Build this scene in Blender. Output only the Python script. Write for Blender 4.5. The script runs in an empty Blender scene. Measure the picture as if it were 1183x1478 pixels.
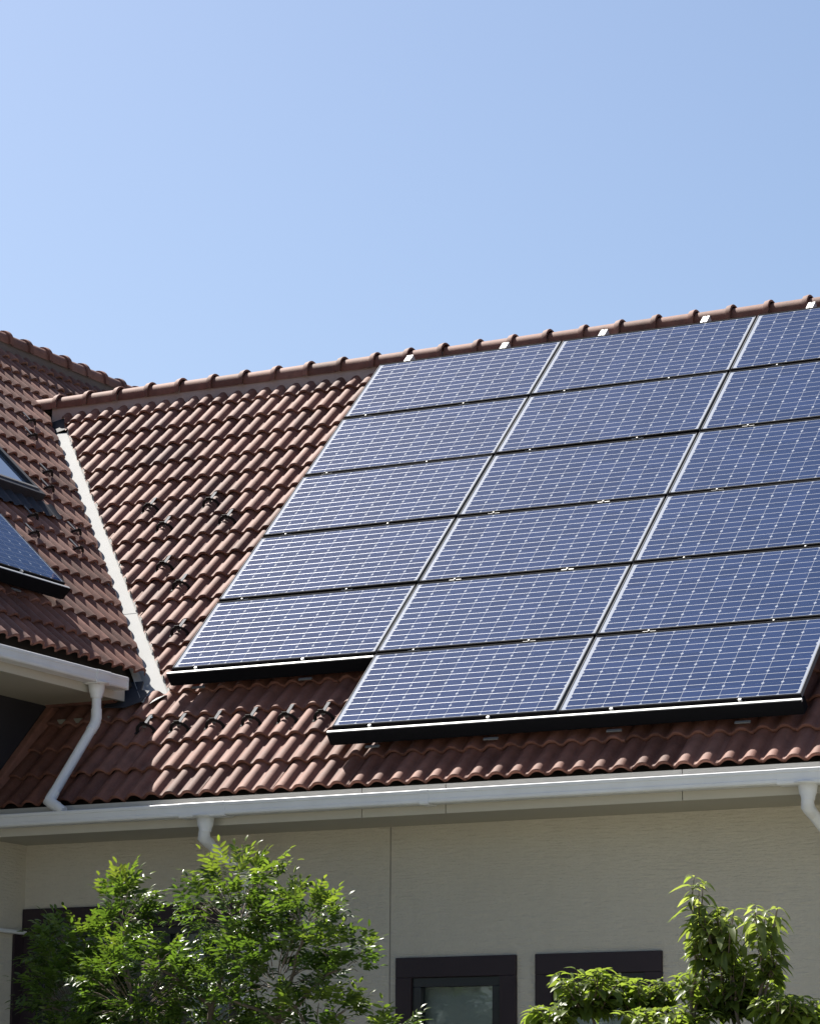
import bpy, bmesh, math, random
from mathutils import Matrix, Vector

random.seed(11)
scene = bpy.context.scene
col = scene.collection
UP = 7.8          # the photograph's survey was made about the panel corner; this lifts the ground to z = 0

# ------------------------------------------------------------------ camera
cd = bpy.data.cameras.new('camera'); cam = bpy.data.objects.new('camera', cd); col.objects.link(cam)
R_ = Vector((0.88561689, 0.46437729, 0.00603793)); U_ = Vector((0.09353518, -0.19108609, 0.97710658))
F_ = Vector((-0.45489987, 0.86477733, 0.21266468)); C_ = Vector((10.9393758, -20.26330277, -6.21529598 + UP))
cam.matrix_world = Matrix(((R_.x, U_.x, -F_.x, C_.x), (R_.y, U_.y, -F_.y, C_.y), (R_.z, U_.z, -F_.z, C_.z), (0, 0, 0, 1)))
cd.sensor_fit = 'HORIZONTAL'; cd.sensor_width = 36; cd.lens = 131.743; cd.clip_end = 3000
scene.camera = cam

# ------------------------------------------------------------------ sky, sun, exposure
SUN = Vector((-0.55, 0.22, 0.806)).normalized()
SUN_EL = math.asin(SUN.z); SUN_AZ = math.atan2(SUN.x, SUN.y)      # from +Y towards +X
world = bpy.data.worlds.new('World'); scene.world = world; world.use_nodes = True
nt = world.node_tree; nt.nodes.clear()
sky = nt.nodes.new('ShaderNodeTexSky'); sky.sky_type = 'NISHITA'; sky.sun_disc = False
sky.sun_elevation = SUN_EL; sky.sun_rotation = SUN_AZ
sky.altitude = 0; sky.air_density = 1.0; sky.dust_density = 1.8; sky.ozone_density = 3.6
bg = nt.nodes.new('ShaderNodeBackground'); bg.inputs['Strength'].default_value = 0.056
wo = nt.nodes.new('ShaderNodeOutputWorld')
nt.links.new(sky.outputs[0], bg.inputs[0]); nt.links.new(bg.outputs[0], wo.inputs[0])
sl = bpy.data.lights.new('sun', 'SUN'); sl.energy = 5.0; sl.angle = math.radians(0.53); sl.color = (1.0, 0.95, 0.87)
sun = bpy.data.objects.new('sun', sl); col.objects.link(sun)
sun.rotation_euler = SUN.to_track_quat('Z', 'Y').to_euler(); sun.location = (-20, 8, 40)
vs = scene.view_settings; vs.view_transform = 'Standard'; vs.look = 'None'; vs.gamma = 1; vs.use_curve_mapping = False
vs.exposure = 1.33

# ------------------------------------------------------------------ materials
class N:
    def __init__(s, name):
        s.m = bpy.data.materials.new(name); s.m.use_nodes = True; s.t = s.m.node_tree
        s.b = s.t.nodes['Principled BSDF']; s.out = s.t.nodes['Material Output']
    def n(s, kind, **kw):
        x = s.t.nodes.new(kind)
        for k, v in kw.items():
            if k in x.inputs: x.inputs[k].default_value = v
            else: setattr(x, k, v)
        return x
    def l(s, a, b): s.t.links.new(a, b)
    def set(s, **kw):
        for k, v in kw.items(): s.b.inputs[k.replace('_', ' ')].default_value = v
    def coords(s, scale=(1, 1, 1), kind='Object'):
        tc = s.n('ShaderNodeTexCoord'); mp = s.n('ShaderNodeMapping'); mp.inputs['Scale'].default_value = scale
        s.l(tc.outputs[kind], mp.inputs[0]); return mp.outputs[0]
    def world(s, scale=(1, 1, 1)):
        g = s.n('ShaderNodeNewGeometry'); mp = s.n('ShaderNodeMapping'); mp.inputs['Scale'].default_value = scale
        s.l(g.outputs['Position'], mp.inputs[0]); return mp.outputs[0]
    def noise(s, vec, scale, detail=4, rough=.55):
        x = s.n('ShaderNodeTexNoise'); x.inputs['Scale'].default_value = scale; x.inputs['Detail'].default_value = detail
        x.inputs['Roughness'].default_value = rough; s.l(vec, x.inputs['Vector']); return x.outputs[0]
    def ramp(s, fac, stops):
        r = s.n('ShaderNodeValToRGB'); e = r.color_ramp.elements
        while len(e) < len(stops): e.new(.5)
        for el, (p, c) in zip(e, stops): el.position = p; el.color = (*c, 1)
        s.l(fac, r.inputs[0]); return r.outputs[0]
    def mix(s, fac, a, b, mode='MIX'):
        x = s.n('ShaderNodeMix', data_type='RGBA', blend_type=mode)
        for i, v in ((0, fac), (6, a), (7, b)):
            if hasattr(v, 'links'): s.l(v, x.inputs[i])
            else: x.inputs[i].default_value = v if i == 0 else (*v, 1)
        return x.outputs[2]
    def bump(s, h, strength, dist=.01):
        x = s.n('ShaderNodeBump'); x.inputs['Strength'].default_value = strength; x.inputs['Distance'].default_value = dist
        s.l(h, x.inputs['Height']); s.l(x.outputs[0], s.b.inputs['Normal'])

def tile_material(name, joined):
    k = N(name); w = k.world()
    if joined:
        a = k.n('ShaderNodeAttribute', attribute_name='tint'); rnd = a.outputs['Fac']
    else:
        rnd = k.n('ShaderNodeObjectInfo').outputs['Random']
    base = k.ramp(rnd, [(0, (.108, .041, .027)), (.3, (.158, .061, .041)), (.7, (.188, .076, .052)), (.9, (.210, .096, .071)), (1, (.122, .053, .042))])
    n1 = k.noise(w, 9, 5, .6); soot = k.ramp(n1, [(.30, (.50, .47, .46)), (.60, (1, 1, 1))])
    c = k.mix(.75, base, soot, 'MULTIPLY')
    n2 = k.noise(w, 70, 3, .7); c = k.mix(k.ramp(n2, [(.52, (0, 0, 0)), (.75, (.35, .35, .35))]), c, (.19, .133, .108))
    k.l(c, k.b.inputs['Base Color']); k.set(Roughness=.74, Specular_IOR_Level=.38)
    k.bump(k.noise(w, 160, 3, .6), .25, .004)
    return k.m
M_TILE = tile_material('clay_tile', False); M_TILEJ = tile_material('clay_tile_field', True)

def plain(name, c, rough=.5, metal=0., spec=.5, var=0., vs_=6., bump=0., bs=60., coat=0.):
    k = N(name); w = k.world()
    if var:
        n = k.noise(w, vs_, 5, .6); k.l(k.mix(n, tuple(x * (1 - var) for x in c), tuple(min(1, x * (1 + var)) for x in c)), k.b.inputs['Base Color'])
    else: k.b.inputs['Base Color'].default_value = (*c, 1)
    k.set(Roughness=rough, Metallic=metal, Specular_IOR_Level=spec, Coat_Weight=coat)
    if bump: k.bump(k.noise(w, bs, 4), bump, .01)
    return k.m
M_PVC = plain('white_pvc', (.65, .655, .672), .42, var=.13, vs_=5)
M_FASCIA = plain('cream_board', (.46, .435, .385), .55, var=.08, vs_=2.5)
M_SOFFIT = plain('beige_soffit', (.37, .345, .29), .7, var=.06, vs_=2)
M_DARKWOOD = plain('dark_brown_casing', (.024, .0145, .019), .55, 0, .35, var=.25, vs_=5)
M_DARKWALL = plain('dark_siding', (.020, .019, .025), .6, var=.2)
M_BLACK = plain('black_aluminium', (.008, .008, .010), .85, 0, .03)
M_FRAME = plain('dark_anodised_frame', (.13, .135, .145), .75, 0, .1)
M_FRAMEBLK = plain('black_window_frame', (.012, .013, .015), .4)
M_ALU = plain('bright_aluminium', (.52, .52, .515), .55, .2, var=.05)
M_CLAMP = plain('dull_clamp', (.42, .41, .38), .6, .2, var=.1)
M_ZINC = plain('galvanised_strap', (.13, .135, .145), .8, 0, .25, var=.12, vs_=30)
M_GUARD = plain('dark_coated_steel', (.016, .014, .015), .8, 0, .2, var=.2)
M_FLASH = plain('galvalume_sheet', (.37, .375, .375), .8, 0, .1, var=.10, vs_=5, bump=.05, bs=9)
M_LEAD = plain('dark_lead_sheet', (.022, .025, .034), .7, 0, .3, var=.2)
M_MORTAR2 = plain('dark_mortar', (.10, .075, .07), .9, var=.2)
M_MORTAR = plain('grey_mortar', (.33, .25, .23), .85, var=.2, vs_=14, bump=.3, bs=45)
M_WMORTAR = plain('white_mortar', (.17, .16, .14), .9, var=.15, vs_=14)
M_DECK = plain('roof_underlay', (.045, .035, .03), .9)
M_SEAL = plain('sealant', (.24, .225, .20), .7)
M_CURTAIN = None
def wall_material():
    k = N('beige_textured_wall'); w = k.world((1, 1, 1))
    n = k.noise(w, 1.1, 5, .6); c = k.mix(n, (.48, .44, .37), (.55, .51, .435)); c = k.mix(.07, c, k.noise(w, 38, 3, .7), 'OVERLAY')
    st = k.noise(k.world((2.2, 2.2, .35)), 3, 4, .6)
    c = k.mix(k.ramp(st, [(.5, (0, 0, 0)), (.85, (.12, .12, .12))]), c, (.28, .26, .225))
    k.l(c, k.b.inputs['Base Color']); k.set(Roughness=.8, Specular_IOR_Level=.25)
    h1 = k.noise(k.world((9, 9, 62)), 1, 4, .6); h2 = k.noise(w, 55, 3, .6)
    k.bump(k.mix(.35, h1, h2), 1.0, .019)
    return k.m
M_WALL = wall_material()
def curtain_material():
    k = N('pale_curtain'); w = k.n('ShaderNodeTexWave', wave_type='BANDS', bands_direction='X'); w.inputs['Scale'].default_value = 9
    w.inputs['Distortion'].default_value = 1.2; k.l(k.world(), w.inputs['Vector'])
    k.l(k.mix(w.outputs[1], (.62, .64, .66), (.78, .79, .80)), k.b.inputs['Base Color']); k.set(Roughness=.9)
    return k.m
M_CURTAIN = curtain_material()
M_BLIND = plain('grey_blind', (.92, .92, .90), .8, var=.15, vs_=2)
def glass_material():
    k = N('window_glass'); t = k.n('ShaderNodeBsdfTransparent'); g = k.n('ShaderNodeBsdfGlossy'); g.inputs['Roughness'].default_value = .02
    t.inputs[0].default_value = (.82, .86, .86, 1)
    fr = k.n('ShaderNodeFresnel'); fr.inputs[0].default_value = 1.75; mx = k.n('ShaderNodeMixShader')
    k.l(fr.outputs[0], mx.inputs[0]); k.l(t.outputs[0], mx.inputs[1]); k.l(g.outputs[0], mx.inputs[2]); k.l(mx.outputs[0], k.out.inputs[0])
    return k.m
M_GLASS = glass_material()
def skylight_glass():
    k = N('roof_window_glass'); k.set(Base_Color=(.03, .05, .09, 1), Roughness=.04, Specular_IOR_Level=.8, Coat_Weight=1.0, Coat_Roughness=.02); return k.m
M_SKYGLASS = skylight_glass()
def cell_material():
    k = N('mono_silicon_cell')
    oi = k.n('ShaderNodeObjectInfo').outputs['Random']
    c = k.ramp(oi, [(0, (.010, .029, .090)), (.5, (.012, .033, .100)), (1, (.015, .037, .110))])
    k.l(c, k.b.inputs['Base Color'])
    k.set(Roughness=1, Metallic=0, Specular_IOR_Level=0, Coat_Weight=.62, Coat_Roughness=.010, Coat_IOR=1.38)
    return k.m
M_CELL = cell_material()
def under_glass(name, c, rough, metal):
    k = N(name); k.set(Base_Color=(*c, 1), Roughness=rough, Metallic=metal, Specular_IOR_Level=0.0 if not metal else .3, Coat_Weight=1.0, Coat_Roughness=.010, Coat_IOR=1.38); return k.m
M_BACK = under_glass('white_backsheet', (.31, .34, .40), .6, 0)
M_BUS = under_glass('silver_busbar', (.205, .23, .275), .42, .12)
def leaf_material(name, gloss, trans):
    k = N(name); a = k.n('ShaderNodeAttribute', attribute_name='tint'); c = a.outputs['Color']
    k.l(c, k.b.inputs['Base Color']); k.set(Roughness=gloss, Specular_IOR_Level=.30)
    tr = k.n('ShaderNodeBsdfTranslucent')
    ml = k.mix(1.0, k.mix(.75, c, (1.0, 1.0, .35), 'MULTIPLY'), (1.8, 1.85, 1.5), 'MULTIPLY'); k.l(ml, tr.inputs[0])
    mx = k.n('ShaderNodeMixShader'); mx.inputs[0].default_value = trans
    k.l(k.b.outputs[0], mx.inputs[1]); k.l(tr.outputs[0], mx.inputs[2]); k.l(mx.outputs[0], k.out.inputs[0]); return k.m
M_LEAF = leaf_material('glossy_pinnate_leaf', .33, .42); M_LEAF2 = leaf_material('drooping_oval_leaf', .36, .58)
M_BARK = plain('grey_brown_bark', (.13, .10, .075), .85, var=.35, vs_=20, bump=.5, bs=40)
def ground_material():
    k = N('garden_ground'); w = k.world(); n = k.noise(w, .35, 6, .6); n2 = k.noise(w, 25, 4, .7)
    c = k.mix(k.ramp(n, [(.42, (0, 0, 0)), (.58, (1, 1, 1))]), (.33, .315, .285), (.18, .18, .115))
    k.l(k.mix(.35, c, n2, 'OVERLAY'), k.b.inputs['Base Color']); k.set(Roughness=.95); k.bump(n2, .4, .02); return k.m
M_GROUND = ground_material()

# ------------------------------------------------------------------ mesh helpers
class MB:
    def __init__(s): s.v = []; s.f = []; s.mi = []; s.sm = []
    def add(s, verts, faces, mi=0, smooth=False):
        o = len(s.v); s.v += [tuple(x) for x in verts]
        for f in faces: s.f.append(tuple(i + o for i in f)); s.mi.append(mi); s.sm.append(smooth)
    def box(s, a, b, mi=0, mat=None):
        (x0, y0, z0), (x1, y1, z1) = a, b
        vv = [(x0, y0, z0), (x1, y0, z0), (x1, y1, z0), (x0, y1, z0), (x0, y0, z1), (x1, y0, z1), (x1, y1, z1), (x0, y1, z1)]
        if mat: vv = [mat @ Vector(p) for p in vv]
        s.add(vv, [(0, 3, 2, 1), (4, 5, 6, 7), (0, 1, 5, 4), (1, 2, 6, 5), (2, 3, 7, 6), (3, 0, 4, 7)], mi)
    def poly_slab(s, pts, thick, mi=0):
        n = len(pts); P = [Vector(p) for p in pts]; t = Vector(thick)
        s.add(P + [p + t for p in P], [tuple(range(n)), tuple(range(2 * n - 1, n - 1, -1))] + [(i, i + n, (i + 1) % n + n, (i + 1) % n) for i in range(n)], mi)
    def tube(s, pts, radii, seg=12, mi=0, caps=True):
        P = [Vector(p) for p in pts]; n = len(P); rings = []; ref = None
        for i in range(n):
            t = ((P[min(i + 1, n - 1)] - P[i]).normalized() + (P[i] - P[max(i - 1, 0)]).normalized()).normalized() if 0 < i < n - 1 else (P[min(i + 1, n - 1)] - P[max(i - 1, 0)]).normalized()
            if ref is None: ref = Vector((0, 0, 1)) if abs(t.z) < .9 else Vector((1, 0, 0))
            x = (ref - t * ref.dot(t)).normalized(); y = t.cross(x); ref = x
            r = radii[i] if hasattr(radii, '__len__') else radii
            if 0 < i < n - 1:
                ca = (P[i + 1] - P[i]).normalized().dot((P[i] - P[i - 1]).normalized()); r = r / max(.75, math.sqrt(max(.01, (1 + ca) / 2)))
            rings.append([P[i] + (x * math.cos(2 * math.pi * j / seg) + y * math.sin(2 * math.pi * j / seg)) * r for j in range(seg)])
        vv = [q for rr in rings for q in rr]
        ff = [(i * seg + j, i * seg + (j + 1) % seg, (i + 1) * seg + (j + 1) % seg, (i + 1) * seg + j) for i in range(n - 1) for j in range(seg)]
        s.add(vv, ff, mi, True)
        if caps: s.add(rings[0], [tuple(range(seg - 1, -1, -1))], mi); s.add(rings[-1], [tuple(range(seg))], mi)
    def extrude(s, prof, a, b, mi=0, smooth=False):      # prof: closed polygon of offsets (world vectors), from point a to point b
        n = len(prof); A = [Vector(a) + Vector(p) for p in prof]; B = [Vector(b) + Vector(p) for p in prof]
        s.add(A + B, [(i, (i + 1) % n, (i + 1) % n + n, i + n) for i in range(n)], mi, smooth)
        s.add(A, [tuple(range(n - 1, -1, -1))], mi); s.add(B, [tuple(range(n))], mi)
    def mesh(s, name, mats):
        me = bpy.data.meshes.new(name); me.from_pydata(s.v, [], s.f)
        for m in (mats if isinstance(mats, (list, tuple)) else [mats]): me.materials.append(m)
        me.polygons.foreach_set('material_index', s.mi); me.polygons.foreach_set('use_smooth', s.sm); me.update(); return me
    def build(s, name, mats, parent=None, matrix=None): return ob(name, s.mesh(name, mats), parent, matrix)

def fixn(me):
    bm = bmesh.new(); bm.from_mesh(me); bmesh.ops.recalc_face_normals(bm, faces=bm.faces); bm.to_mesh(me); bm.free()
def bevel(o, w, seg=2):
    m = o.modifiers.new('bevel', 'BEVEL'); m.width = w; m.segments = seg; m.limit_method = 'ANGLE'; return o
INV = {}
def ob(name, data, parent=None, matrix=None):
    o = bpy.data.objects.new(name, data); col.objects.link(o)
    if matrix is not None: o.matrix_basis = matrix
    if parent is not None:
        o.parent = parent
        if parent.name in INV: o.matrix_parent_inverse = INV[parent.name]
    return o
def empty(name, loc, label, cat, group=None, anchored=True):
    o = bpy.data.objects.new(name, None); col.objects.link(o); o.empty_display_size = .2
    o.matrix_basis = Matrix.Translation(loc) if not isinstance(loc, Matrix) else loc
    tag(o, label, cat, group)
    if anchored: INV[o.name] = o.matrix_basis.inverted()
    return o
def tag(o, label, cat, group=None):
    o['label'] = label; o['category'] = cat
    if group: o['group'] = group
    return o

# ------------------------------------------------------------------ the lie of the house
TH = 0.7699; S, Cc = math.sin(TH), math.cos(TH)
def frame_matrix(o, a, up, n): return Matrix(((a[0], up[0], n[0], o[0]), (a[1], up[1], n[1], o[1]), (a[2], up[2], n[2], o[2]), (0, 0, 0, 1)))
MAIN = frame_matrix((0, 0, 0), (1, 0, 0), (0, Cc, S), (0, -S, Cc))            # x along the ridge, y up the slope, z off the slope; z=0 is the panel face
WING = frame_matrix((-4.2, 0, .879), (0, 1, 0), (-Cc, 0, S), (S, 0, Cc))      # x along +Y; z=0 is the crown of the tile rolls
HT = .15                                                                        # panel face above the tile rolls
TW, EXP, TL = .2782, .2995, .335
EAVE_V, RIDGE_V = 5.385, -.285
W_EAVE_V = 5.33
YR, ZR = .31, .0915                                                             # main ridge
XWR, ZWR = -4.2, .879                                                           # wing ridge
FOLD = -3.10                                                                    # valley: x + y = FOLD
YW = -3.2                                                                       # front wall face
GROUND = -UP

# ground
g = MB(); g.add([(-900, -900, GROUND), (900, -900, GROUND), (900, 900, GROUND), (-900, 900, GROUND)], [(0, 1, 2, 3)])
ground = g.build('ground', M_GROUND); ground['kind'] = 'structure'

house = empty('house', (2, -1, GROUND), 'cream house with red-brown clay tiled roofs meeting in a metal valley', 'house')

def ident(o):      # parts of the house live in world coordinates; their own children too
    INV[o.name] = Matrix.Identity(4); return o

# ---- walls
def wall_with_openings(x0, x1, z0, z1, y, t, openings):
    m = MB(); xs = sorted({x0, x1, *[v for o in openings for v in o[:2] if x0 < v < x1]}); zs = sorted({z0, z1, *[v for o in openings for v in o[2:] if z0 < v < z1]})
    for i in range(len(xs) - 1):
        for j in range(len(zs) - 1):
            cx, cz = (xs[i] + xs[i + 1]) / 2, (zs[j] + zs[j + 1]) / 2
            if any(o[0] < cx < o[1] and o[2] < cz < o[3] for o in openings): continue
            m.box((xs[i], y, zs[j]), (xs[i + 1], y + t, zs[j + 1]))
    return m
SOFZ = -4.088
WIN = [(-.88, .74, -6.6, -4.62), (1.985, 2.645, -6.1, -5.02), (2.965, 3.63, -6.1, -5.02)]
JX = 1.838
mw = wall_with_openings(-1.0, JX - .005, GROUND, SOFZ + .02, YW, .14, WIN).build('wall', M_WALL, house)
mw = wall_with_openings(JX + .005, 7.3, GROUND, SOFZ + .02, YW, .14, WIN).build('wall', M_WALL, house)
m = MB(); m.box((JX - .006, YW + .006, GROUND), (JX + .006, YW + .05, SOFZ + .02)); m.build('wall_joint', M_SEAL, house)
m = MB(); m.box((-1.0, YW + .14, GROUND), (7.16, 3.9, GROUND + .3)); m.build('floor_slab', M_WALL, house)
m = MB(); m.box((-1.0, 3.76, GROUND), (7.3, 3.9, SOFZ)); m.build('wall', M_WALL, house)
# gable wall on the far right
m = MB(); m.poly_slab([(7.16, YW + .14, GROUND), (7.16, 3.76, GROUND), (7.16, 3.76, SOFZ), (7.16, YR, ZR - .42), (7.16, YW + .14, SOFZ)], (.14, 0, 0)); m.build('wall', M_WALL, house)
# wing walls
WX = -1.0
m = MB(); m.box((WX - .14, -6.6, GROUND), (WX, YW, -4.02)); m.build('wall', M_WALL, house)
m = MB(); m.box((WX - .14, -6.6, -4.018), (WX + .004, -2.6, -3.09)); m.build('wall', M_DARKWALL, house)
m = MB(); m.poly_slab([(WX - .14, -6.6, GROUND), (-7.4, -6.6, GROUND), (-7.4, -6.6, -3.1), (XWR, -6.6, ZWR - .42), (WX - .14, -6.6, -3.1)], (0, .14, 0)); m.build('wall', M_WALL, house)
m = MB(); m.box((-7.4, -6.46, GROUND), (-7.26, 6.4, -3.1)); m.build('wall', M_WALL, house)
m = MB(); m.poly_slab([(WX, 6.4, GROUND), (-7.4, 6.4, GROUND), (-7.4, 6.4, -3.1), (XWR, 6.4, ZWR - .42), (WX, 6.4, -3.1)], (0, .14, 0)); m.build('wall', M_WALL, house)
m = MB(); m.box((WX - .14, 3.9, GROUND), (WX, 6.4, -3.1)); m.build('wall', M_WALL, house)
# ledge and corner board low on the wing wall
m = MB(); m.box((WX, -6.6, -4.70), (WX + .045, YW - .004, -4.675)); bevel(m.build('wall_ledge', M_PVC, house), .004)
m = MB(); m.box((WX, -3.33, -6.6), (WX + .02, YW - .004, -4.702)); m.build('corner_board', M_DARKWOOD, house)

# ---- windows on the front wall
def window(x0, x1, z0, z1, side, top, fr, mullion, inner):
    w = MB()                                              # casing boards: top, two sides, butted
    yo = YW - .028
    w.box((x0, yo, z1 - top), (x1, YW + .05, z1)); w.box((x0, yo, z0), (x0 + side, YW + .05, z1 - top)); w.box((x1 - side, yo, z0), (x1, YW + .05, z1 - top)); w.box((x0, yo - .02, z0 - .05), (x1, YW + .05, z0))
    win = ident(w.build('window', M_DARKWOOD, house)); bevel(win, .004)
    a, b, c, d = x0 + side, x1 - side, z0, z1 - top
    f = MB(); y0, y1 = YW - .006, YW + .06
    f.box((a, y0, d - fr), (b, y1, d)); f.box((a, y0, c), (b, y1, c + fr)); f.box((a, y0, c + fr), (a + fr, y1, d - fr)); f.box((b - fr, y0, c + fr), (b, y1, d - fr))
    cuts = [a + fr] + mullion + [b - fr]
    for mx in mullion: f.box((mx - .022, y0, c + fr), (mx + .022, y1, d - fr))
    bevel(f.build('frame', M_FRAMEBLK, win), .003)
    for i in range(len(cuts) - 1):
        p = MB(); p.box((cuts[i] + (.022 if i else 0), YW + .028, c + fr), (cuts[i + 1] - (.022 if i < len(cuts) - 2 else 0), YW + .034, d - fr)); p.build('pane', M_GLASS, win)
    q = MB()
    if inner == 'curtain':
        n = 30; xx = [.2 + (b - .2) * i / n for i in range(n + 1)]
        vv = []
        for z in (c, d): vv += [(x, YW + .2 + .025 * math.sin(i * 1.35) + .01 * math.sin(i * 3.1), z) for i, x in enumerate(xx)]
        q.add(vv, [(i, i + 1, i + n + 2, i + n + 1) for i in range(n)], 0, True); q.build('curtain', M_CURTAIN, win)
    else:
        q.box((a, YW + .11, c), (b, YW + .114, d)); q.build('blind', M_BLIND, win)
    return win
window(-1.0 + .003, .83, -6.62, -4.525, .13, .15, .05, [-.33, .16, .475], 'curtain')
window(1.893, 2.74, -6.12, -4.93, .112, .127, .06, [], 'blind')
window(2.874, 3.725, -6.12, -4.93, .112, .127, .06, [], 'blind')

# ---- fascia, soffit
FX = [-1.0, 1.93, 2.52, 4.1, 7.5]
for a, b in zip(FX[:-1], FX[1:]):
    m = MB(); m.box((a + .003, -3.76, -4.09), (b - .003, -3.738, -3.905)); m.build('fascia_board', M_FASCIA, house)
m = MB(); m.box((-1.0, -3.737, SOFZ), (7.5, YW - .002, SOFZ + .012)); m.build('soffit', M_SOFFIT, house)
m = MB(); m.box((-.39, -6.95, -3.097), (-.368, -2.99, -2.93)); m.build('fascia_board', M_FASCIA, house)
m = MB(); m.box((WX + .005, -6.95, -3.092), (-.392, -2.95, -3.08)); m.build('soffit', M_SOFFIT, house)
m = MB(); m.box((-.80, -2.99, -3.0785), (-.40, -2.97, -2.96)); m.build('soffit_end', M_LEAD, house)

# ---- gutters (a real trough: outer skin, lip, bead, inner skin)
def gutter_profile(out, up, w=.118, h=.077, t=.004):
    o, u = Vector(out), Vector(up)
    pts = [(0, 0), (0, -h), (.014, -h - .004), (w - .012, -h - .004), (w - .004, -h + .004), (w - .002, -h + .020), (w - .008, -h + .023), (w - .004, -.022), (w, -.018), (w + .002, .0), (w - .004, .004), (w - .012, .003), (w - .014, -.003),
           (w - .009, -.008), (w - .012, -.02), (w - .013, -h + .02), (w - .016, -h + .002), (.018, -h + .001), (t, -h + .004), (t, 0)]
    return [o * a + u * b for a, b in pts]
gm = MB(); gm.extrude(gutter_profile((0, -1, 0), (0, 0, 1)), (-.995, -3.772, -3.958), (7.45, -3.772, -3.958)); me = gm.mesh('gutter', M_PVC); fixn(me)
gut = ident(ob('gutter', me, house))
for x in (2.435, .83, 4.916):
    w = .03 if x == 2.435 else .17
    m = MB(); m.extrude([p * 1 for p in gutter_profile((0, -1, 0), (0, 0, 1), .123, .087, .003)], (x - w, -3.771, -3.9565), (x + w, -3.771, -3.9565)); me = m.mesh('joint_sleeve', M_PVC); fixn(me); ob('joint_sleeve', me, gut)
gm = MB(); gm.extrude(gutter_profile((1, 0, 0), (0, 0, 1)), (-.362, -6.9, -2.961), (-.362, -3.14, -2.961)); me = gm.mesh('gutter', M_PVC); fixn(me)
gut2 = ident(ob('gutter', me, house))
m = MB(); m.box((-.360, -3.1395, -3.046), (-.243, -3.133, -2.96)); ob('end_cap', m.mesh('end_cap', M_PVC), gut2)
m = MB(); m.extrude(gutter_profile((1, 0, 0), (0, 0, 1), .123, .087, .003), (-.361, -3.52, -2.9595), (-.361, -3.36, -2.9595)); me = m.mesh('joint_sleeve', M_PVC); fixn(me); ob('joint_sleeve', me, gut2)

# ---- downpipes
def downpipe(outlet, pts, r=.032):
    m = MB(); m.tube(pts, r, 16); p = ident(m.build('downpipe', M_PVC, house))
    q = MB(); x, y, z = outlet; q.tube([(x, y, z + .028), (x, y, z + .02), (x, y, z + .018), (x, y, z - .03), (x, y, z - .055), (x, y, z - .075)], [.085, .083, .058, .052, .042, .040], 18); q.build('outlet', M_PVC, p)
    for i in range(1, len(pts) - 1):
        P = Vector(pts[i]); a = (Vector(pts[i - 1]) - P).normalized(); b = (Vector(pts[i + 1]) - P).normalized()
        e = MB(); e.tube([P + a * .085, P + a * .025, P + b * .025, P + b * .085], r + .0045, 16); e.build('elbow', M_PVC, p)
    return p
downpipe((.828, -3.835, -4.062), [(.828, -3.835, -4.10), (.815, -3.835, -4.175), (.80, -3.30, -4.36), (.80, -3.26, -4.42), (.80, -3.255, GROUND)])
downpipe((4.916, -3.835, -4.062), [(4.916, -3.835, -4.10), (4.91, -3.835, -4.175), (4.91, -3.30, -4.36), (4.91, -3.26, -4.42), (4.91, -3.255, GROUND)])
downpipe((-.30, -3.44, -3.065), [(-.30, -3.44, -3.10), (-.295, -3.44, -3.30), (-.375, -3.855, -3.885), (-.25, -3.862, -3.955)], .032)

# ---- roof decks
def main_z(y, off=0): return (off + S * y) / Cc                       # height of a sheet parallel to the main slope, off = offset from panel face
def wing_z(x, off=0): return ZWR + (off - S * (x - XWR)) / Cc
def mp(x, y, off): return (x, y, main_z(y, off))
def wp(x, y, off): return (x, y, wing_z(x, off))
D = -.27
m = MB()
m.poly_slab([mp(FOLD - YR, YR, D), mp(7.5, YR, D), mp(7.5, -3.735, D), mp(-.995, -3.735, D), mp(-.995, -2.93, D), mp(FOLD + 2.93, -2.93, D)], (0, .012, -.012))
back = [(FOLD - YR, YR), (7.5, YR), (7.5, 4.4), (.65, 4.4)]
m.poly_slab([(x, y, main_z(2 * YR - y, -.16)) for x, y in back], (0, -.02, -.02))
roof = ident(m.build('roof', M_DECK, house))
m = MB(); DW = -.12
m.poly_slab([wp(XWR, -6.95, DW), wp(-.40, -6.95, DW), wp(-.40, FOLD + .40, DW), wp(FOLD - YR, YR, DW), wp(-.40, 2 * YR - FOLD - .40, DW), wp(-.40, 6.9, DW), wp(XWR, 6.9, DW)], (-.012, 0, -.012))
m.poly_slab([(2 * XWR - x, y, wing_z(x, -.01)) for x, y in [(XWR, -6.95), (-.40, -6.95), (-.40, 6.9), (XWR, 6.9)]], (.02, 0, -.02))
wroof = ident(m.build('wing_roof', M_DECK, house))

# ---- tiles
def tile_profile():
    P = []; H = .035; hw = .046; base = [(-1.51, 0), (-1.26, .12), (-.98, .42), (-.64, .78), (-.30, .965), (0, 1), (.32, .965), (.66, .76), (.94, .34), (1.14, .04)]
    for c in (.0695, .2086):
        for t, z in base: P.append((c + t * hw, (z - 1) * H))
    P.append((TW + .004, -H)); return P
TP = tile_profile()
def tile_mesh(name='tile'):
    m = MB(); n = len(TP); drop = .026
    ov = .0005
    A = [(x, 0, z) for x, z in TP]; B = [(x, TL, z - drop * TL / EXP) for x, z in TP]
    A0 = [(x, .008, z + .0015) for x, z in TP]
    Lp = [(x, .004, z - .020) for x, z in TP]
    m.add(A0 + B, [(i, i + 1, i + 1 + n, i + n) for i in range(n - 1)], 0, True)
    m.add(Lp + A + A0, [(i, i + 1, i + 1 + n, i + n) for i in range(n - 1)] + [(i + n, i + 1 + n, i + 1 + 2 * n, i + 2 * n) for i in range(n - 1)], 0, True)
    return m
tile_src = tile_mesh(); tile_data = tile_src.mesh('tile', M_TILE)

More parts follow.
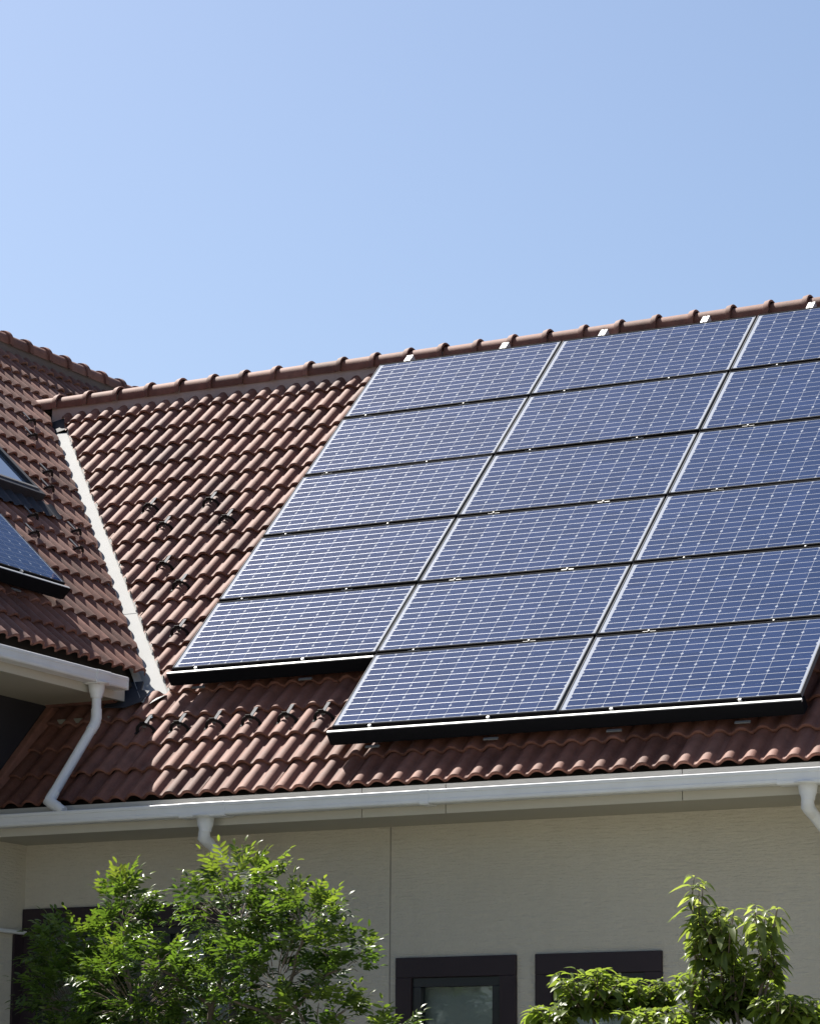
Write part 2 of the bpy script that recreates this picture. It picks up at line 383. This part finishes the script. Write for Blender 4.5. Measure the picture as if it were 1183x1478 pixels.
jr = random.Random(5)
def tile_local(u, v, zoff):
    return Matrix.Translation((u + jr.uniform(-.003, .003), -v + jr.uniform(-.007, .007), zoff + jr.uniform(-.002, .004))) @ Matrix.Rotation(jr.uniform(-.011, .011), 4, 'Z') @ Matrix.Rotation(jr.uniform(-.004, .004), 4, 'X') @ Matrix.Translation((-TW / 2, 0, 0))
def cut_mesh(mat, planes):           # world-space copy of a tile, cut by (point, normal-to-remove) planes; None if nothing is left
    bm = bmesh.new(); me = tile_data
    bm.from_mesh(me); bm.transform(mat)
    for co, no in planes:
        bmesh.ops.bisect_plane(bm, geom=bm.verts[:] + bm.edges[:] + bm.faces[:], plane_co=co, plane_no=no, clear_outer=True)
    return bm
class Field:                        # the tiles past the limit: joined
    def __init__(s): s.v = []; s.f = []; s.t = []
    def add(s, verts, faces):
        o = len(s.v); s.v += verts; s.f += [tuple(i + o for i in f) for f in faces]; s.t += [jr.random()] * len(faces)
    def build(s, name, parent):
        me = bpy.data.meshes.new(name); me.from_pydata([tuple(v) for v in s.v], [], s.f); me.materials.append(M_TILEJ)
        at = me.attributes.new('tint', 'FLOAT', 'FACE'); at.data.foreach_set('value', s.t)
        me.polygons.foreach_set('use_smooth', [True] * len(s.f)); me.update(); o = ob(name, me, parent); o['kind'] = 'stuff'; return o

camM = cam.matrix_world.copy(); camM.translation.z -= UP; CI = camM.inverted()
def screen(p):
    q = CI @ Vector(p); k = cd.lens / 36 / -q.z; return .5 + q.x * k, .5 - q.y * k * 819 / 1024, -q.z
cand = []
def consider(kind, M, planes, hidden, nrm):
    c = M @ Vector((TW / 2, .15, -.02)); sx, sy, d = screen(c); view = (C_ - Vector((0, 0, UP)) - c).normalized()
    vis = (-.03 < sx < 1.03 and -.02 < sy < 1.02 and not hidden)
    cand.append((-(max(.0, nrm.dot(view)) / d ** 2) if vis else 1.0, kind, M, planes, vis))
VN = Vector((1, 1, 0)).normalized(); BN = Vector((1, -1, 0)).normalized()
nA = Vector((0, -S, Cc)); nB = Vector((S, 0, Cc))
U0 = 3.273 % TW + TW / 4
for k in range(0, 20):
    v = EAVE_V - k * EXP
    if v < RIDGE_V + .02: break
    for j in range(-14, 27):
        u = U0 + (j + .5 * (k % 2)) * TW
        M = MAIN @ tile_local(u, v, -HT); c = M @ Vector((TW / 2, 0, 0)); yy = c.y
        if u > 7.45: continue
        planes = []
        if k <= 3:
            if u < WX - .05: continue
        else:
            e = u + yy + TL * Cc * 1.0
            if u + TW / 2 + yy + TL * Cc < -2.96: continue
            if u - TW / 2 + yy - .02 < -2.96: planes = [(Vector((-2.955, 0, 0)), -VN)]
        if v - TL < RIDGE_V: planes = planes + [(Vector((0, YR - .01, 0)), Vector((0, 1, 0)))]
        hid = (u > .12 and .12 < v < (4.35 if u < 1.65 else 5.12)) or u > 5.25
        consider('main', M, planes, hid, nA)
for k in range(0, 19):
    v = W_EAVE_V - k * EXP
    if v < .0: break
    for j in range(-25, 26):
        u = (j + .5 * (k % 2)) * TW - .0245
        M = WING @ tile_local(u, v, 0); c = M @ Vector((TW / 2, 0, 0)); xx = c.x; up = xx - TL * Cc
        planes = []
        lim = FOLD + .015
        if u < YR:
            if u - TW / 2 + up > lim: continue
            if u + TW / 2 + xx + .02 > lim: planes = [(Vector((lim, 0, 0)), VN)]
        else:
            if up - (u + TW / 2) > FOLD - 2 * YR: continue
            if xx - (u - TW / 2) + .02 > FOLD - 2 * YR: planes = [(Vector((FOLD - 2 * YR, 0, 0)), BN)]
        if v - TL < 0: planes = planes + [(Vector((XWR + .01, 0, 0)), Vector((-1, 0, 0)))]
        hid = (u > YR and xx > -3.6)
        consider('wing', M, planes, hid, nB)
cand.sort(key=lambda t: t[0])
fields = {'main': Field(), 'wing': Field()}; made = 0
tv = [Vector(p) for p in tile_src.v]
for key, kind, M, planes, vis in cand:
    par = roof if kind == 'main' else wroof
    if vis and made < 300:
        if planes:
            bm = cut_mesh(M, planes)
            if len(bm.faces) == 0: bm.free(); continue
            me = bpy.data.meshes.new('tile'); bm.to_mesh(me); bm.free(); me.materials.append(M_TILE); ob('tile', me, par)
        else: ob('tile', tile_data, par, M)
        made += 1
    else:
        if planes:
            bm = cut_mesh(M, planes)
            if len(bm.faces): bm.verts.index_update(); fields[kind].add([x.co.copy() for x in bm.verts], [tuple(x.index for x in f.verts) for f in bm.faces])
            bm.free()
        else: fields[kind].add([M @ p for p in tv], tile_src.f)
fields['main'].build('tile_field', roof); fields['wing'].build('tile_field', wroof)
print('TILES', made, 'visible', sum(1 for c in cand if c[4]), {k: sum(1 for c in cand if c[4] and c[1] == k) for k in ('main', 'wing')})

# ---- ridge tiles: barrel with a flared collar over the next one, and the mortar bed
def ridge_data():
    m = MB(); n = 14; L = .3067
    sec = [(0, .082), (L - .045, .086), (L - .043, .104), (L - .012, .110), (L, .110), (L + .004, .106), (L + .003, .094)]
    vv = []
    for x, r in sec:
        for i in range(n + 1):
            a = math.pi * (i - 1) / (n - 2); vv.append((x, -r * math.cos(max(0, min(math.pi, a))), r * math.sin(a) if 0 <= a <= math.pi else -.034))
    q = n + 1
    m.add(vv, [(s * q + i, s * q + i + 1, (s + 1) * q + i + 1, (s + 1) * q + i) for s in range(len(sec) - 1) for i in range(n)], 0, True)
    me = m.mesh('ridge_tile', M_TILE); fixn(me)
    me.set_sharp_from_angle(angle=math.radians(40)); return me
RID = ridge_data()
x = -3.258 - .3067 * 1.0 + .02; i = 0
while x < 7.3:
    jit = Matrix.Translation((x, YR + jr.uniform(-.004, .004), ZR - .010 + jr.uniform(-.003, .003))) @ Matrix.Rotation(jr.uniform(-.012, .012), 4, 'Z')
    if x > -3.55: ob('ridge_tile', RID, roof, jit)
    x += .3067
m = MB(); m.box((FOLD - YR + .12, YR - .072, ZR - .16), (7.4, YR + .072, ZR + .015)); m.build('ridge_mortar', M_MORTAR, roof)
y = -6.9
while y < 6.5:
    jit = Matrix.Translation((XWR + jr.uniform(-.004, .004), y, ZWR + jr.uniform(-.003, .003))) @ Matrix.Rotation(math.pi / 2 + jr.uniform(-.012, .012), 4, 'Z')
    ob('ridge_tile', RID, wroof, jit); y += .3067
m = MB(); m.box((XWR - .072, -6.9, ZWR - .16), (XWR + .072, 6.8, ZWR + .015)); m.build('ridge_mortar', M_MORTAR2, wroof)

# ---- valley flashing in lapped sheets, dark underlay at its head, flared foot
def fold_pt(t): return Vector((t, FOLD - t, main_z(FOLD - t, -.235)))
def side_main(t, w, lift): return Vector((t + w, FOLD - t, main_z(FOLD - t, -.235 + lift)))          # level with the fold, w metres along the slope of the main roof
def side_wing(t, w, lift): return Vector((t, FOLD - t - w, main_z(FOLD - t, -.235) + lift))
bounds = [-3.36, -3.22, -1.12, -.225]
for i, (a, b) in enumerate(zip(bounds[:-1], bounds[1:])):
    if i == 0:
        m = MB(); l = .0
        m.add([side_main(a - .06, .18, .05), side_main(b, .18, .03), fold_pt(b) + Vector((0, 0, .006)), fold_pt(a - .06) + Vector((0, 0, .03)), side_wing(b, .2, 0), side_wing(a, .2, 0)], [(0, 1, 2, 3), (3, 2, 4, 5)])
        m.build('valley_underlay', M_LEAD, roof); continue
    m = MB(); a2 = a - .0; b2 = b + (.03 if i < 2 else 0); e = .003 * (2 - i) + .002
    up = Vector((0, 0, e))
    pts = []
    for t in (a2, b2): pts += [side_wing(t, .12, 0) + up, fold_pt(t) + up, side_main(t, .165, 0) + up, side_main(t, .176, .014) + up, side_main(t, .186, .012) + up]
    m.add(pts, [(j, j + 1, j + 6, j + 5) for j in range(4)])
    o = m.build('valley_flashing', M_FLASH, roof); so = o.modifiers.new('thick', 'SOLIDIFY'); so.thickness = .0015
m = MB(); t = -.24
pf = [side_wing(t, .10, .01), fold_pt(t) + Vector((0, 0, .02)), side_main(t, .17, .03), mp(-.06, -2.955, -.148), mp(-.135, -2.985, -.158), mp(-.20, -2.975, -.185), mp(-.255, -2.965, -.16)]
m.add(pf, [(0, 1, 5, 6), (1, 4, 5), (1, 2, 3, 4)]); o = m.build('valley_foot', M_FLASH, roof); so = o.modifiers.new('thick', 'SOLIDIFY'); so.thickness = .003
m = MB(); m.poly_slab([(-.34, -2.80, -2.93), (-.27, -2.98, -3.10), (-.50, -2.985, -3.10), (-.45, -2.80, -2.93)], (0, .01, -.01)); m.build('eave_flashing', M_LEAD, roof)
m = MB(); m.poly_slab([mp(-.50, -2.88, -.13), mp(-.235, -2.88, -.16), mp(-.225, -3.0, -.142), mp(-.33, -3.05, -.138), mp(-.50, -3.05, -.13)], (0, .004, -.004)); m.build('eave_flashing', M_LEAD, roof)

# ---- where the lower tiles run under the wing eave: half-round cap, white bedding and the raking verge
m = MB(); m.tube([mp(WX + .02, -3.03, -.10), mp(-.42, -3.03, -.10)], .035, 12); m.build('abutment_cap', M_TILE, roof)
m = MB(); m.box((WX + .05, -3.075, -3.245), (-.44, -3.05, -3.205)); m.build('abutment_mortar', M_WMORTAR, roof)
m = MB(); A = Matrix(MAIN); m.box((WX + .006, -5.36, -.20), (WX + .07, -4.28, -.115), mat=A); bevel(m.build('verge_board', M_TILE, roof), .01)

# ------------------------------------------------------------------ solar panels
PU, PV = 1.5992, .8335
def panel_meshes():
    d = {}
    f = MB(); w, h, t = 1.58, .812, .035; a, b = .006, .013
    f.box((0, -b, -t), (w, 0, 0)); f.box((0, -h, -t), (w, -h + b, 0)); f.box((0, -h + b, -t), (a, -b, 0)); f.box((w - a, -h + b, -t), (w, -b, 0))
    f.mi = [0] * 12 + [1] * 12; d['frame'] = f.mesh('frame', [M_BLACK, M_FRAME])
    g = MB(); g.box((a, -h + b, -.012), (w - a, -b, -.0031)); d['backsheet'] = g.mesh('backsheet', M_BACK)
    c = MB(); s, q, ch = .0620, .0637, .0102; o = [(-s + ch, -q), (s - ch, -q), (s, -q + ch), (s, q - ch), (s - ch, q), (-s + ch, q), (-s, q - ch), (-s, -q + ch)]
    c.add([(x, y, 0) for x, y in o], [tuple(range(8))]); d['cell'] = c.mesh('cell', M_CELL)
    bb = MB()
    for r in range(6):
        for q in (-.031, .031):
            y = -.0205 - .1285 * (r + .5) + q; bb.box((.030, y - .0011, -.00275), (w - .018, y + .0011, -.0025))
    d['busbar'] = bb.mesh('busbar', M_BUS); return d
PM = panel_meshes()
def panel(M, label, group):
    e = empty('solar_panel', M, label, 'solar panel', group, anchored=False)
    ob('frame', PM['frame'], e); ob('backsheet', PM['backsheet'], e); ob('busbar', PM['busbar'], e)
    for r in range(6):
        for c in range(12):
            ob('cell', PM['cell'], e, Matrix.Translation((.034 + .127 * (c + .5), -.0205 - .1285 * (r + .5), -.0028)))
    return e
pr = random.Random(9)
ROWN = ['top', 'second', 'third', 'fourth', 'fifth', 'bottom']; COLN = ['first', 'second', 'third', 'fourth']
for r in range(6):
    for c in range(4):
        if r == 5 and c in (0, 3): continue
        tilt = Matrix.Rotation(pr.uniform(-.004, .004), 4, 'X') @ Matrix.Rotation(pr.uniform(-.003, .003), 4, 'Y')
        M = MAIN @ Matrix.Translation((c * PU + .0096, -r * PV - .010, 0)) @ tilt
        lab = ('dark blue solar panel in the short bottom row above the gutter, ' + ('nearer the valley' if c == 1 else 'farther from the valley')) if r == 5 else 'dark blue solar panel, %s row down from the ridge, %s column from the valley' % (ROWN[r], COLN[c])
        panel(M, lab, 'solar panels on the main roof')
WP = frame_matrix((-.80 - .812 * Cc, -3.12 - 1.58, wing_z(-.80 - .812 * Cc, .12)), (0, 1, 0), (-Cc, 0, S), (S, 0, Cc))
panel(WP, 'dark blue solar panel low on the wing roof above its gutter', 'solar panels on the wing roof')

# mounting rails under the row joints, with clamps and bolts; the lowest ones carry a bright lip and a black skirt
RU = [.205 + .8405 * k for k in range(8)]
def rail(M, x0, x1, clips, label, skirt, group):
    e = empty('mounting_rail', M, label, 'rail', group, anchored=False)
    m = MB(); m.box((x0, -.045, -.105), (x1, .045, -.0362)); ob('rail_body', m.mesh('rail_body', M_BLACK), e)
    for c in clips:
        if not (x0 + .05 < c < x1 - .05): continue
        if skirt:
            m = MB(); m.box((c - .009, -.008, -.03), (c + .009, .009, .004)); ob('clamp', m.mesh('clamp', M_ALU), e)
            m = MB(); m.box((c - .05, -.0675, -.128), (c + .05, -.052, -.118)); ob('bracket', m.mesh('bracket', M_ZINC), e)
        else:
            m = MB(); m.box((c - .045, -.005, -.035), (c + .045, .0045, -.006)); q = ob('clamp', m.mesh('clamp', M_CLAMP), e)
            m = MB(); m.tube([(c, 0, -.006), (c, 0, .004)], .0065, 10); ob('bolt', m.mesh('bolt', M_CLAMP), q)
    if skirt:
        m = MB(); m.box((x0 - .012, -.042, -.020), (x1 + .012, -.022, -.002)); bevel(ob('lip', m.mesh('lip', M_ALU), e), .003)
        m = MB(); m.box((x0 - .010, -.050, -.098), (x1 + .010, -.043, -.004)); m.box((x0 - .010, -.043, -.098), (x0 - .004, .02, -.022)); m.box((x1 + .004, -.043, -.098), (x1 + .010, .02, -.022)); ob('skirt', m.mesh('skirt', M_BLACK), e)
    return e
for r in range(1, 6):
    M = MAIN @ Matrix.Translation((0, -r * PV, 0))
    rail(M, .01 if r < 5 else PU + .01, 4 * PU - .01, RU, 'black rail with bright clamps between the %s and %s panel rows' % (ROWN[r - 1], ROWN[r]), False, 'rails between the panel rows')
rail(MAIN @ Matrix.Translation((0, -5 * PV, 0)), 0, PU - .012, RU, 'black skirted rail with a white lip under the first column of panels', True, 'skirted rails below the panels')
rail(MAIN @ Matrix.Translation((0, -6 * PV, 0)), PU, 3 * PU, RU, 'long black skirted rail with a white lip below the short bottom panel row', True, 'skirted rails below the panels')
rail(WP @ Matrix.Translation((0, -.812 - .010, 0)), 0, 1.58, [.2, 1.04], 'black skirted rail with a grey lip below the wing roof panel', True, 'skirted rails below the panels')
ORD = ['first', 'second', 'third', 'fourth', 'fifth', 'sixth', 'seventh', 'eighth']
for k, u in enumerate(RU):
    bot = (5 if u < PU else 6) * PV if u < 3 * PU else 5 * PV
    e = empty('support_rail', MAIN @ Matrix.Translation((u + .035, 0, 0)), 'white aluminium support rail end by the ridge, %s from the valley' % ORD[k], 'rail', 'upright support rails', anchored=False)
    m = MB(); m.box((-.03, -bot + .06, -.105), (-.004, -.01, -.0365)); m.box((.004, -bot + .06, -.105), (.03, -.01, -.0365)); m.box((-.026, -.0095, -.08), (-.003, .088, -.004)); m.box((.004, -.0095, -.08), (.027, .088, -.004)); m.box((-.004, -bot + .06, -.105), (.004, .085, -.09)); ob('rail_body', m.mesh('rail_body', M_ALU), e)

# ------------------------------------------------------------------ roof window on the wing
RWM = frame_matrix((-1.955, -1.80, wing_z(-1.955, 0)), (0, 1, 0), (-Cc, 0, S), (S, 0, Cc))
e = empty('roof_window', RWM, 'dark framed roof window reflecting blue sky, high on the wing roof', 'roof window', anchored=False)
m = MB(); w, h = .95, 1.1
m.box((-w, 0, -.09), (0, .07, .075)); m.box((-w, h - .07, -.09), (0, h, .075)); m.box((-w, .07, -.09), (-w + .06, h - .07, .075)); m.box((-.06, .07, -.09), (0, h - .07, .075)); bevel(ob('frame', m.mesh('frame', M_LEAD), e), .006)
m = MB(); m.box((-w + .06, .07, .03), (-.06, h - .07, .05)); ob('pane', m.mesh('pane', M_SKYGLASS), e)
m = MB(); m.box((-w + .05, .058, .0752), (-.05, .082, .082)); ob('sash_trim', m.mesh('sash_trim', M_ZINC), e)
m = MB(); n = 36; vv = []
for yy, z in ((0, .0), (-.17, -.0)):
    for i in range(n + 1):
        x = -w - .12 + (w + .24) * i / n; vv.append((x, yy, .012 + (0 if yy == 0 else -.012) + .012 * math.cos(2 * math.pi * x / (TW / 2))))
m.add(vv, [(i, i + n + 1, i + n + 2, i + 1) for i in range(n)], 0, True); ob('apron', m.mesh('apron', M_LEAD), e)

# ------------------------------------------------------------------ snow guards
def guard_meshes():
    s = MB(); s.box((-.013, -.004, .004), (.013, .118, .009)); s.box((-.014, -.006, -.01), (.014, -.002, .009))
    a = MB(); n = 14; ri, ro, t = .056, .079, .004; vv = []
    for y in (-.012, -.006):
        for r in (ri, ro):
            for i in range(n + 1):
                an = math.pi * (i / n); vv.append((r * math.cos(an), y, -.044 + r * math.sin(an) * (1.0 if r == ri else .97)))
    q = n + 1; ff = []
    for i in range(n):
        ff += [(i, i + 1, q + i + 1, q + i), (2 * q + i, 3 * q + i, 3 * q + i + 1, 2 * q + i + 1), (q + i, q + i + 1, 3 * q + i + 1, 3 * q + i), (i, 2 * q + i, 2 * q + i + 1, i + 1)]
    a.add(vv, ff); a.box((-.02, -.012, .028), (.02, -.006, .040)); a.box((-.085, -.030, -.046), (-.054, -.006, -.038)); a.box((.054, -.030, -.046), (.085, -.006, -.038))
    me = a.mesh('arch', M_GUARD); fixn(me); return s.mesh('strap', M_ZINC), me
GS, GA = guard_meshes()
def guard(M, label, group):
    e = empty('snow_guard', M, label, 'snow guard', group, anchored=False); ob('strap', GS, e); ob('arch', GA, e)
def rib_snap(u): return round((u - 3.273) / (TW / 2)) * (TW / 2) + 3.273
for u, v, lab in [(-1.452, 1.604, 'of the highest pair beside the panels, the one nearer the valley'), (-.88, 1.62, 'of the highest pair beside the panels, the one nearer the panels'),
                  (-1.175, 1.918, 'of the second pair down beside the panels, nearer the valley'), (-.612, 1.914, 'of the second pair down beside the panels, nearer the panels'),
                  (-.907, 2.506, 'standing alone, two courses below the guard pairs beside the panels'), (-.628, 2.796, 'standing alone, three courses below the guard pairs beside the panels'), (-.36, 3.417, 'standing alone between valley foot and lowest panel of the first column')]:
    guard(MAIN @ Matrix.Translation((rib_snap(u), -v, -HT - .004)), 'dark arched snow guard ' + lab, 'snow guards beside the panels')
for k, (u, v) in enumerate([(-.065, 4.601), (.205, 4.615), (.476, 4.612), (.751, 4.604), (1.026, 4.603), (1.307, 4.606)]):
    guard(MAIN @ Matrix.Translation((rib_snap(u), -v, -HT - .004)), 'dark arched snow guard, %s from the valley foot in the row above the gutter' % ORD[k], 'snow guards in a row above the gutter')
def wsnap(u): return round((u - .045) / (TW / 2)) * (TW / 2) + .045
for k, (u, v) in enumerate([(-.363, 1.515), (-.666, 1.819), (-1.008, 2.447), (-1.294, 2.740), (-1.637, 3.373), (-1.918, 3.670), (-2.172, 3.354), (-2.461, 3.649)]):
    lab = 'dark arched snow guard on the wing roof, %s of the %s' % (('upper', 'lower')[k % 2], ('highest pair', 'second highest pair', 'low valley pair', 'low pair by the panel')[k // 2])
    guard(WING @ Matrix.Translation((wsnap(u), -v - .055, -.004)), lab, 'snow guards on the wing roof')

# ------------------------------------------------------------------ trees
def rv(r): 
    while 1:
        p = Vector((r.uniform(-1, 1), r.uniform(-1, 1), r.uniform(-1, 1)))
        if .02 < p.length < 1: return p
def branch(m, r, a, b, ra, rb, sag=.0, n=6, wob=.04):
    P = []; L = (b - a).length
    for i in range(n + 1):
        t = i / n; p = a.lerp(b, t) + Vector((0, 0, -sag * L * math.sin(math.pi * t)))
        if 0 < i < n: p += Vector((r.uniform(-1, 1), r.uniform(-1, 1), r.uniform(-1, 1))) * wob * L
        P.append(p)
    m.tube(P, [ra + (rb - ra) * i / n for i in range(n + 1)], 7); return P
class Leaves:
    def __init__(s): s.v = []; s.f = []; s.c = []
    def put(s, verts, faces, colr):
        o = len(s.v); s.v += verts; s.f += [tuple(i + o for i in f) for f in faces]; s.c += [colr] * len(faces)
    def mesh(s, name, mat):
        me = bpy.data.meshes.new(name); me.from_pydata([tuple(v) for v in s.v], [], s.f); me.materials.append(mat)
        at = me.attributes.new('tint', 'FLOAT_COLOR', 'FACE'); at.data.foreach_set('color', [x for c in s.c for x in (*c, 1)])
        me.polygons.foreach_set('use_smooth', [True] * len(s.f)); me.update(); return me
def blade(base, d, nrm, L, Wd, droop, fold=.25):        # one leaf: a folded, arching blade of 8 triangles
    d = d.normalized(); side = d.cross(nrm).normalized(); up = side.cross(d).normalized(); V = []
    for t, wf in ((0, .06), (.25, .80), (.55, 1.0), (.82, .62), (1, .03)):
        c = base + d * (L * t) - up * (droop * L * t * t); h = Wd * wf / 2
        V += [c + side * h + up * (fold * h), c, c - side * h + up * (fold * h)]
    F = []
    for i in range(4): F += [(3 * i, 3 * i + 1, 3 * i + 4, 3 * i + 3), (3 * i + 1, 3 * i + 2, 3 * i + 5, 3 * i + 4)]
    return V, F

def pinnate_tree(base, clusters, seed):
    r = random.Random(seed); lv = Leaves(); wood = MB()
    e = empty('pinnate_tree', base, 'airy multi-stemmed tree with glossy small pinnate leaves, in front of the curtained window', 'tree')
    B = Vector(base); main = [Vector((1.45, -5.6, -5.5)), Vector((1.95, -5.55, -5.35)), Vector((2.45, -5.65, -5.45)), Vector((1.05, -5.45, -5.55))]
    for k, q in enumerate(main): branch(wood, r, B + Vector((.05 * (k - 1.5), .03 * (k % 2), 0)), q, .034, .018, 0, 8, .018)
    for (cx, cy, cz, rx, rz, dens, young) in clusters:
        cz -= .085; rz *= .88; rx *= .93; c = Vector((cx, cy, cz)); st = min(main, key=lambda q: (q - c).length)
        if st.z > cz - .05: st = st.lerp(B, .25)
        bot = c + Vector((0, 0, -.5 * rz)); branch(wood, r, st, bot, .013, .007, -.04, 6, .03)
        n = int(dens * 68 * (rx * rz) / .05)
        for _ in range(max(6, n)):
            o = rv(r); o = o.normalized() * (o.length ** .55); tip = c + Vector((o.x * rx, o.y * rx * .95, o.z * rz))
            a = bot.lerp(tip, .35 + .3 * r.random()); wood.tube([a, a.lerp(tip, .5) + Vector((0, 0, .01)), tip], [.003, .0025, .0015], 4, caps=False)
            out = (tip - c); out.z = out.z * .6 + .10; out = out.normalized()
            for k in range(r.choice((2, 3, 3))):               # compound leaves fanning off the twig end
                h = (out + rv(r) * .9 + Vector((0, 0, .25))).normalized(); L = r.uniform(.11, .20); nr = (Vector((0, 0, 1)) + rv(r) * .55).normalized()
                side = h.cross(nr).normalized(); up = side.cross(h).normalized(); pairs = r.choice((3, 4, 4, 5)); big = r.uniform(.72, 1.15); dr = r.uniform(.1, .45)
                top = max(0, min(1, (tip.z - cz) / rz * .5 + .5)); yg = young * max(0, top - .45) * 1.9 * r.random()
                g = r.uniform(.65, 1.3); colr = tuple(x * g * (1 - yg) + y * yg for x, y in zip((.055, .096, .020), (.165, .205, .042)))
                def at(t): return tip + h * (L * t) - up * (dr * L * t * t)
                for i in range(pairs):
                    t = .25 + .65 * i / pairs; ll = r.uniform(.044, .066) * big * (1 - .25 * abs(t - .5))
                    for sgn in (-1, 1):
                        d = side * sgn + h * r.uniform(.35, .7) - up * r.uniform(-.1, .35); gg = r.uniform(.85, 1.15)
                        V, F = blade(at(t), d, (up + rv(r) * .35), ll, ll * .34, r.uniform(.1, .4)); lv.put(V, F, tuple(x * gg for x in colr))
                V, F = blade(at(.95), h - up * dr, up, .046, .018, .3); lv.put(V, F, colr)
    t = wood.build('trunk', M_BARK, e)
    c = ob('crown', lv.mesh('crown', M_LEAF), e); c['kind'] = 'stuff'; return e
pinnate_tree((1.75, -5.6, GROUND), [
    (2.09, -5.50, -4.70, .33, .26, 1.15, 1), (2.63, -5.70, -4.80, .17, .12, 1.1, 1), (2.40, -5.60, -5.06, .36, .22, .8, .6), (2.87, -5.70, -5.03, .17, .12, .8, .8),
    (1.36, -5.60, -4.70, .13, .16, 1.2, 1), (.98, -5.40, -4.92, .30, .16, 1.2, .5), (.97, -5.45, -5.18, .26, .24, 1.3, .4), (1.55, -5.70, -5.17, .40, .27, .9, .5),
    (1.80, -5.90, -5.02, .16, .09, .8, .9), (1.85, -5.50, -5.35, .42, .18, .75, .5), (2.71, -5.70, -5.38, .34, .14, .8, .8),
    (3.13, -5.80, -5.45, .22, .06, .8, .9), (2.30, -5.90, -5.20, .13, .12, .7, .7), (1.96, -5.60, -5.63, .65, .22, .5, .3), (2.77, -5.60, -5.67, .36, .18, .5, .3), (1.12, -5.60, -5.55, .36, .22, 1.0, .3)], 21)

def broadleaf_tree(base, clusters, seed):
    r = random.Random(seed); wood = MB(); items = []
    e = empty('dogwood_tree', base, 'small tree with drooping broad yellow-green leaves and two taller shoots, before the wall', 'tree')
    B = Vector(base); main = [Vector((4.55, -5.8, -5.75)), Vector((4.95, -5.8, -5.7)), Vector((5.3, -5.8, -5.7))]
    P = branch(wood, r, B, Vector((4.95, -5.8, -6.55)), .045, .035, 0, 6, .012)
    for q in main: branch(wood, r, P[-1], q, .026, .014, -.03, 6, .02)
    for (cx, cy, cz, rx, rz, shoots, pale) in clusters:
        c = Vector((cx, cy, cz)); st = min(main, key=lambda q: (q - c).length); bot = c + Vector((0, 0, -.8 * rz)); branch(wood, r, st, bot, .011, .006, -.03, 6, .03)
        for _ in range(int(shoots * 2.1)):
            a = r.uniform(0, 6.283); q = r.random() ** .5; tip = c + Vector((math.cos(a) * q * rx, math.sin(a) * q * rx * .9, rz * (1 - .55 * q * q) * r.uniform(.55, 1.0)))
            low = bot.lerp(tip, .15) + Vector((math.cos(a), math.sin(a), 0)) * rx * .25 * q; mid = low.lerp(tip, .55) + rv(r) * .02
            wood.tube([low, mid, tip], [.004, .003, .0015], 5, caps=False)
            n = max(4, int((tip - low).length / (.046 if pale > .6 else .034))); ph = r.uniform(0, 3.14)
            for i in range(n + 1):
                t = i / n; p = (low.lerp(mid, t / .55) if t < .55 else mid.lerp(tip, (t - .55) / .45)); ph += 1.57 + r.uniform(-.3, .3)
                for sgn in ((0, math.pi) if i < n else (0, 2.1, 4.2)):
                    an = ph + sgn; sz = (.056 + .046 * r.random()) * (1.0 if pale > .6 else 1) * (1 - .35 * max(0, t - .75) / .25); el = r.uniform(-.25, .45) if t < .8 else r.uniform(0, .8)
                    d = Vector((math.cos(an) * math.cos(el), math.sin(an) * math.cos(el), math.sin(el)))
                    yy = pale * r.random() * (.4 + .6 * t); g = r.uniform(.65, 1.3)
                    colr = tuple(x * g * (1 - yy) + y * yy for x, y in zip((.105, .145, .032), (.21, .235, .12)))
                    items.append((p + d * .006, d, (Vector((0, 0, 1)) + rv(r) * .45).normalized(), sz, sz * (r.uniform(.42, .54) if pale > .6 else r.uniform(.46, .62)), r.uniform(.4, 1.0) + (.35 if pale > .6 else 0), colr))
    wood.build('trunk', M_BARK, e); rest = Leaves(); crown = None
    cp = C_ - Vector((0, 0, UP))
    def vis(it):
        sx, sy, d = screen(it[0]); return 0 if -.01 < sx < 1.01 and sy < 1.0 else 1
    items.sort(key=lambda it: (vis(it), (it[0] - cp).length))
    for it in items[300:]:
        V, F = blade(*it[:6], fold=.35); rest.put(V, F, it[6])
    crown = ob('crown', rest.mesh('crown', M_LEAF2), e); crown['kind'] = 'stuff'
    for it in items[:300]:
        one = Leaves(); V, F = blade(*it[:6], fold=.35); one.put(V, F, it[6]); ob('leaf', one.mesh('leaf', M_LEAF2), e)
    print('LEAVES', len(items), sum(1 for it in items if vis(it) == 0)); return e
broadleaf_tree((4.95, -5.8, GROUND), [
    (4.41, -5.80, -5.33, .21, .14, 16, .25), (4.25, -5.90, -5.47, .14, .08, 9, .3), (4.66, -5.70, -5.36, .20, .10, 13, .2), (4.90, -5.90, -5.50, .26, .09, 14, .25),
    (5.17, -5.80, -5.06, .17, .16, 8, .8), (5.03, -5.80, -4.90, .045, .17, 2, 1.0), (5.43, -5.90, -5.02, .09, .13, 3, .9), (5.16, -5.70, -5.33, .28, .17, 22, .3),
    (5.50, -5.90, -5.45, .21, .09, 12, .2), (5.64, -5.80, -5.51, .17, .08, 9, .2), (4.79, -5.80, -5.67, .5, .15, 24, .1), (5.36, -5.80, -5.67, .42, .15, 20, .1), (5.05, -5.80, -5.10, .07, .15, 3, .6), (5.42, -5.85, -5.20, .09, .13, 4, .5)], 33)

# ------------------------------------------------------------------ lift everything so that the ground is z = 0
for o in bpy.data.objects:
    if o.parent is None and o not in (cam, sun): o.location.z += UP
